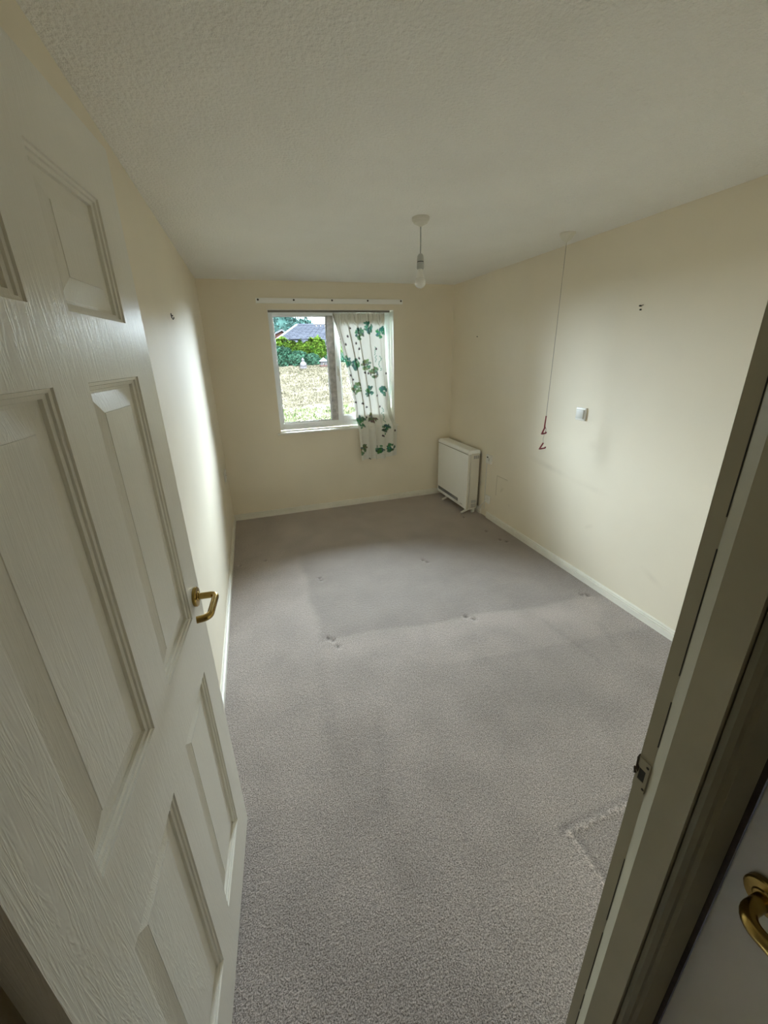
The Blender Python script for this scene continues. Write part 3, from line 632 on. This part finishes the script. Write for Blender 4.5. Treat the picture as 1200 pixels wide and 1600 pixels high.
MB().lathe([(.046, 0), (.046, -.008), (.040, -.014), (.026, -.034), (.013, -.042), (.005, -.048), (.003, -.050)], (0, 0, 0), 'Z', 36).build('ceiling_switch', M['shade_plastic'], pc)
MB().tube([(0, 0, -.046), (.001, 0, -.5), (0, 0, -1.09)], .0016, 8).build('cord', M['cord'], pc)
MB().tube([(0, 0, -1.085), (-.003, 0, -1.15), (-.002, 0, -1.165)], [.0042, .0048, .0056], 10).build('red_toggle', M['red'], pc)
def tri(cx, zt, w_, h_, r, rot=0, gap=True):
    P_ = [(cx + .004, 0, zt), (cx - w_ / 2, 0, zt - h_), (cx + w_ / 2, 0, zt - h_ * .92), (cx + w_ / 2 + .002, 0, zt - h_ * .70)]
    if not gap: P_.append((cx + .004, 0, zt))
    out = []
    for i in range(len(P_) - 1):
        for k in range(5): out.append(tuple(P_[i][j] + (P_[i + 1][j] - P_[i][j]) * k / 5 for j in range(3)))
    out.append(P_[-1]); return [(x * math.cos(rot) , x * math.sin(rot), z) for x, y, z in out]
MB().tube(tri(-.004, -1.165, .034, .045, .003), .0056, 10).build('triangle_handle', M['red'], pc)
ls = [(.0 + .012 * math.sin(a), .0, -1.185 + .022 * math.cos(a)) for a in [k / 12 * 2 * math.pi for k in range(10)]]
MB().tube(ls, .0014, 8).build('cord_loop', M['red'], pc)
MB().tube([(-.002, 0, -1.205), (.003, .002, -1.225), (-.004, 0, -1.245), (0, 0, -1.27), (-.001, 0, -1.277)], .0013, 8).build('cord', M['cord'], pc)
MB().tube(tri(-.002, -1.275, .048, .042, .003), .0052, 10).build('triangle_handle', M['red'], pc)

# ================================================================ outside
def leaves(name, pts_fn, n, size, m, parent=None, seed=1, aspect=.55):
    r = np.random.default_rng(seed); P_ = pts_fn(r, n)                 # n x 3 points
    n = len(P_); a = r.normal(size=(n, 3)); a /= np.linalg.norm(a, axis=1)[:, None]; b_ = np.cross(a, r.normal(size=(n, 3))); b_ /= np.linalg.norm(b_, axis=1)[:, None]
    s = size * r.uniform(.6, 1.3, n)[:, None]
    v = np.stack([P_ - a * s, P_ + b_ * s * aspect, P_ + a * s, P_ - b_ * s * aspect], 1).reshape(-1, 3)
    f = np.arange(4 * n).reshape(n, 4)
    me = bpy.data.meshes.new(name); me.from_pydata(v.tolist(), [], f.tolist()); me.materials.append(m)
    o = bpy.data.objects.new(name, me); COL.objects.link(o)
    if parent: o.parent = parent
    return o
def gz(x, y):      # garden bank height
    t_ = np.clip((np.asarray(y) - 5.0) / 8.0, 0, 1.2); return -.12 + 1.48 * t_ + .03 * (np.clip(np.asarray(x), -3, 6) - 2) * t_
nx, ny = 90, 110; gx = np.linspace(-14, 18, nx); gy = np.linspace(5.0, 15.0, ny)
GX, GY = np.meshgrid(gx, gy); GZ = gz(GX, GY) + .012 * rng.standard_normal(GX.shape)
idx = np.arange(nx * ny).reshape(ny, nx); Fq = np.stack([idx[:-1, :-1], idx[:-1, 1:], idx[1:, 1:], idx[1:, :-1]], -1).reshape(-1, 4)
lw = MB(); lw.add(np.stack([GX, GY, GZ], -1).reshape(-1, 3).tolist(), Fq.tolist(), True)
struct(lw.build('lawn', M['lawn'], fix=False), 'parched sloping lawn rising away from the window', 'lawn')
struct(MB().box(-14, 18, D + .28, 5.05, -.3, -.12).build('path', M['slab']), 'paved path directly outside the window', 'path')
struct(MB().box(-60, 60, 15.0, 80, .6, 1.0).build('ground', M['grass_green']), 'distant ground beyond the hedge', 'ground')
def blades(r, n):
    x = r.uniform(-4, 9, n); y = r.uniform(5.3, 13.4, n); return np.stack([x, y, gz(x, y) + .01], 1)
def tuft(name, n, m_, seed, yr, h, lab):
    r = np.random.default_rng(seed); x = r.uniform(-3, 8, n); y = r.uniform(*yr, n); z = gz(x, y)
    a = r.uniform(0, 6.28, n); w_ = .010; lean = r.normal(0, .03, (n, 2)); hh_ = h * r.uniform(.5, 1.3, n)
    v = np.stack([np.stack([x - w_ * np.cos(a), y - w_ * np.sin(a), z], 1), np.stack([x + w_ * np.cos(a), y + w_ * np.sin(a), z], 1), np.stack([x + lean[:, 0], y + lean[:, 1], z + hh_], 1)], 1).reshape(-1, 3)
    me = bpy.data.meshes.new(name); me.from_pydata(v.tolist(), [], np.arange(3 * n).reshape(n, 3).tolist()); me.materials.append(m_)
    o = bpy.data.objects.new(name, me); COL.objects.link(o); tag(o, lab, 'grass', kind='stuff')
tuft('dry_grass', 42000, M['grass_dry'], 3, (8.6, 12.7), .05, 'straw coloured dry grass blades over the garden bank')
tuft('green_grass', 26000, M['grass_green'], 5, (5.1, 8.5), .05, 'greener grass blades near the foot of the garden bank')
# hedge and golden shrubs
def blob(cx, cy, cz, rx, ry, rz, shell=.45):
    def fn(r, n):
        d = r.normal(size=(n, 3)); d /= np.linalg.norm(d, axis=1)[:, None]
        k = (1 + .13 * np.sin(d[:, 0] * 9 + cx) * np.cos(d[:, 2] * 8 + cy)) * (shell + (1 - shell) * r.random(n)) ** .5
        p = np.stack([cx + d[:, 0] * rx * k, cy + d[:, 1] * ry * k, cz + d[:, 2] * rz * k], 1); return p[p[:, 2] > cz - rz * .95]
    return fn
def core(name, cx, cy, cz, rx, ry, rz, parent, m_):
    bm = bmesh.new(); bmesh.ops.create_icosphere(bm, subdivisions=3, radius=1)
    for q in bm.verts: k = .8 + .06 * math.sin(q.co.x * 7 + cx) ; q.co = (cx + q.co.x * rx * k, cy + q.co.y * ry * k, max(.9, cz + q.co.z * rz * k))
    me = bpy.data.meshes.new(name); bm.to_mesh(me); bm.free(); me.materials.append(m_); o = bpy.data.objects.new(name, me); COL.objects.link(o); o.parent = parent
def shrub(name, label, cx, cy, rx, ry, ztop_, m_, n, size, seed, cat='shrub', z0=1.0, trunk=True, grp=None):
    e_ = empty(name, (cx, cy, z0), label, cat, group=grp); czz = (ztop_ + z0) / 2; rz = (ztop_ - z0) / 2 + .08
    leaves('foliage', blob(0, 0, czz - z0, rx, ry, rz) if False else (lambda r, n_: blob(cx, cy, czz, rx, ry, rz)(r, n_) - np.array([cx, cy, z0])), n, size, m_, e_, seed)
    bm_ = MB(); core('inner_foliage', 0, 0, czz - z0, rx, ry, rz, e_, m_)
    o_ = bpy.data.objects[e_.children[-1].name] if e_.children else None
    for ch_ in e_.children:
        if ch_.name.startswith('inner_foliage'):
            for q in ch_.data.vertices: q.co.z = max(q.co.z, czz - z0 - rz * .8)
            arr = [q.co.z for q in ch_.data.vertices]
    MB().tube([(0, 0, -.1), (.05, 0, (czz - z0))], [.06, .04], 8).build('stem', M['bark'], e_)
    return e_
# low dark hedge in front
for i, (cx, zt, rx) in enumerate([(1.30, 1.86, .50), (1.90, 1.70, .36), (2.35, 1.60, .30), (3.2, 1.62, .45), (.2, 1.8, .6), (4.2, 1.75, .6)]):
    shrub('hedge_shrub', ['dark blue green hedge shrub at the left edge of the window view', 'dark hedge shrub behind the pale garden figure', 'dark hedge shrub between the garden figure and bird house', 'dark hedge shrub behind the bird house', 'dark hedge shrub hidden left of the window view', 'dark hedge shrub behind the curtain'][i],
          cx, 13.1, rx, .32, zt, M['leaf_teal'], 6500, .042, 20 + i, z0=1.22, grp='hedge along the top of the bank')
for i, (cx, cy, zt, rx) in enumerate([(1.35, 13.75, 2.16, .62), (2.62, 13.75, 2.14, .42), (3.35, 13.75, 2.02, .38), (.2, 13.75, 2.1, .6), (4.4, 13.75, 2.05, .6), (2.02, 13.75, 2.02, .36)]):
    shrub('golden_shrub', ['bright yellow green shrub above the dark hedge on the left', 'bright yellow green shrub above the bird house', 'bright yellow green shrub beside the window mullion', 'bright yellow green shrub outside the left of the view', 'bright yellow green shrub behind the curtain', 'bright yellow green shrub low in the centre of the hedge'][i],
          cx, cy, rx, .34, zt, M['leaf_gold'], 6500, .042, 40 + i, z0=1.22, grp='golden shrubs along the hedge')
# pale garden figure: seated statue built by lathe and blobs
gsx, gsy = 1.98, 12.4; gsz = float(gz(gsx, gsy))
st = empty('garden_statue', (gsx, gsy, gsz), 'small pale stone garden figure on the lawn before the hedge', 'statue'); st.scale = (.66, .66, .68)
MB().lathe([(.17, 0), (.17, .05), (.15, .06), (.13, .07), (.15, .10), (.155, .16), (.12, .23), (.085, .29), (.06, .31), (.04, .32)], (0, 0, 0), 'Z', 20).build('body', M['stone'], st)
MB().lathe([(.02, .31), (.055, .335), (.062, .37), (.052, .405), (.03, .43), (.012, .47), (.001, .48)], (0, 0, 0), 'Z', 18).build('head', M['stone'], st)
MB().tube([(-.08, -.02, .26), (-.13, -.08, .18), (-.05, -.13, .14)], [.03, .028, .024], 8).tube([(.08, -.02, .26), (.13, -.08, .18), (.05, -.13, .14)], [.03, .028, .024], 8).build('arms', M['stone'], st)
bhx, bhy = 2.625, 12.45; bhz = float(gz(bhx, bhy))
bh = empty('bird_table', (bhx, bhy, bhz), 'little pale roofed bird house on the lawn by the mullion', 'bird house'); bh.scale = (.72, .72, .72)
for sx in (-1, 1):
    for sy in (-1, 1): MB().box(sx * .12 - .012, sx * .12 + .012, sy * .08 - .012, sy * .08 + .012, .06, .24).build('post', M['stone'], bh)
MB().box(-.17, .17, -.12, .12, .03, .07).build('tray', M['redbrick'], bh)
MB().box(-.10, -.03, -.05, .05, .07, .22).box(.03, .10, -.05, .05, .07, .22).box(-.03, .03, -.05, .05, .15, .22).build('wall', M['stone'], bh)
MB().add([(-.19, -.14, .23), (.19, -.14, .23), (.19, .14, .23), (-.19, .14, .23), (0, 0, .40)], [(0, 1, 4), (1, 2, 4), (2, 3, 4), (3, 0, 4), (3, 2, 1, 0)]).build('roof', M['verge'], bh)
MB().box(-.13, .13, -.09, .09, 0, .03).build('base', M['stone'], bh)
# bungalow with a tiled roof behind the hedge
hs = empty('bungalow', (2, 22, 1.0), 'bungalow with grey tiled roof beyond the hedge', 'house')
def to(l): return l
ex0, ex1, ey0, ez, rzz = .56, 12.0, 18.2, 1.55, 3.36     # eave left, right, front y, eave z, ridge z
ridge_y = 25.5; rx_l = 3.49
nrow = 22
tl_ = MB()
for k in range(nrow):
    t0 = k / nrow; t1 = (k + 1) / nrow
    ya, yb = ey0 + (ridge_y - ey0) * t0, ey0 + (ridge_y - ey0) * t1 + .05; za, zb = ez + (rzz - ez) * t0, ez + (rzz - ez) * t1
    xa = ex0 + (rx_l - ex0) * t0
    ncol = 34; wcol = (ex1 - xa) / ncol
    for j in range(ncol):
        xx = xa + j * wcol; dz = .012 * ((j + k) % 2)
        tl_.add([(xx - 2, ya - 22, za + .07 + dz - 1), (xx + wcol * .94 - 2, ya - 22, za + .07 + dz - 1), (xx + wcol * .94 - 2, yb - 22, zb + .02 - 1), (xx - 2, yb - 22, zb + .02 - 1), (xx - 2, ya - 22, za - 1), (xx + wcol * .94 - 2, ya - 22, za - 1)], [(0, 1, 2, 3), (4, 5, 1, 0)])
t_o = tl_.build('roof_tiles', M['tile'], hs, fix=False); t_o['kind'] = 'stuff'
MB().add([(ex0 - 2, -3.8, ez - 1), (ex1 - 2, -3.8, ez - 1), (ex1 - 2, ridge_y - 22, rzz - 1.02), (rx_l - 2, ridge_y - 22, rzz - 1.02), (ex0 - 2, 7, ez - 1), (ex1 - 2, 7, ez - 1)], [(0, 1, 2, 3), (0, 3, 4), (3, 2, 5, 4), (0, 4, 5, 1), (1, 5, 2)]).build('roof', M['tile'], hs)
MB().tube([(ex0 - 2, -3.82, ez - .94), (rx_l - 2, ridge_y - 22, rzz - .95)], .07, 8).build('hip_tiles', M['verge'], hs)
MB().tube([(rx_l - 2, ridge_y - 22, rzz - .95), (ex1 - 2, ridge_y - 22, rzz - .95)], .06, 8).build('ridge_tiles', M['tile'], hs)
MB().box(ex0 + .5 - 2, ex1 - .5 - 2, -3.3, 6.5, 0, ez - 1).build('wall', M['redbrick'], hs)
# red brick gable to the left
h2 = empty('brick_house', (2.2, 30, 1.0), 'red brick house gable peeking over the left of the hedge', 'house')
gx0, gx1, gap_ = -1.9, 1.9, 0.55
MB().add([(gx0, 0, 0), (gx1, 0, 0), (gx1, 0, 1.25), (.75, 0, 2.28), (gx0, 0, 1.25), (gx0, 5, 0), (gx1, 5, 0), (gx1, 5, 1.25), (.75, 5, 2.28), (gx0, 5, 1.25)], [(0, 1, 2, 3, 4), (5, 9, 8, 7, 6), (0, 5, 6, 1), (1, 6, 7, 2), (0, 4, 9, 5), (2, 7, 8, 3), (3, 8, 9, 4)]).build('wall', M['redbrick'], h2)
rf = MB()
for (xa, za, xb, zb) in ((.75, 2.34, 2.15, 1.25), (.75, 2.34, -2.2, .98)):
    rf.add([(xa, -.2, za), (xb, -.2, zb), (xb, 5.2, zb), (xa, 5.2, za), (xa, -.2, za + .12), (xb, -.2, zb + .12), (xb, 5.2, zb + .12), (xa, 5.2, za + .12)], [(0, 1, 2, 3), (4, 7, 6, 5), (0, 4, 5, 1), (2, 6, 7, 3), (1, 5, 6, 2), (0, 3, 7, 4)])
rf.build('roof', M['verge'], h2)
MB().box(-.5, .35, -.03, .02, .75, 1.25).build('window', M['verge'], h2)
# trees behind
for i, (cx, cy, zt, rx, lab) in enumerate([(3.2, 38.5, 6.2, 2.3, 'blue green tree beyond the brick gable'), (6.0, 42.0, 5.25, 1.5, 'blue green tree behind the tiled roof'), (-3.2, 40, 5.2, 2.6, 'large tree outside the left of the window view'), (14, 41, 5.0, 2.6, 'distant tree behind the curtain')]):
    shrub('tree', lab, cx, cy, rx, 1.6, zt, M['leaf_tree'], 7000, .13, 70 + i, cat='tree', z0=1.0)
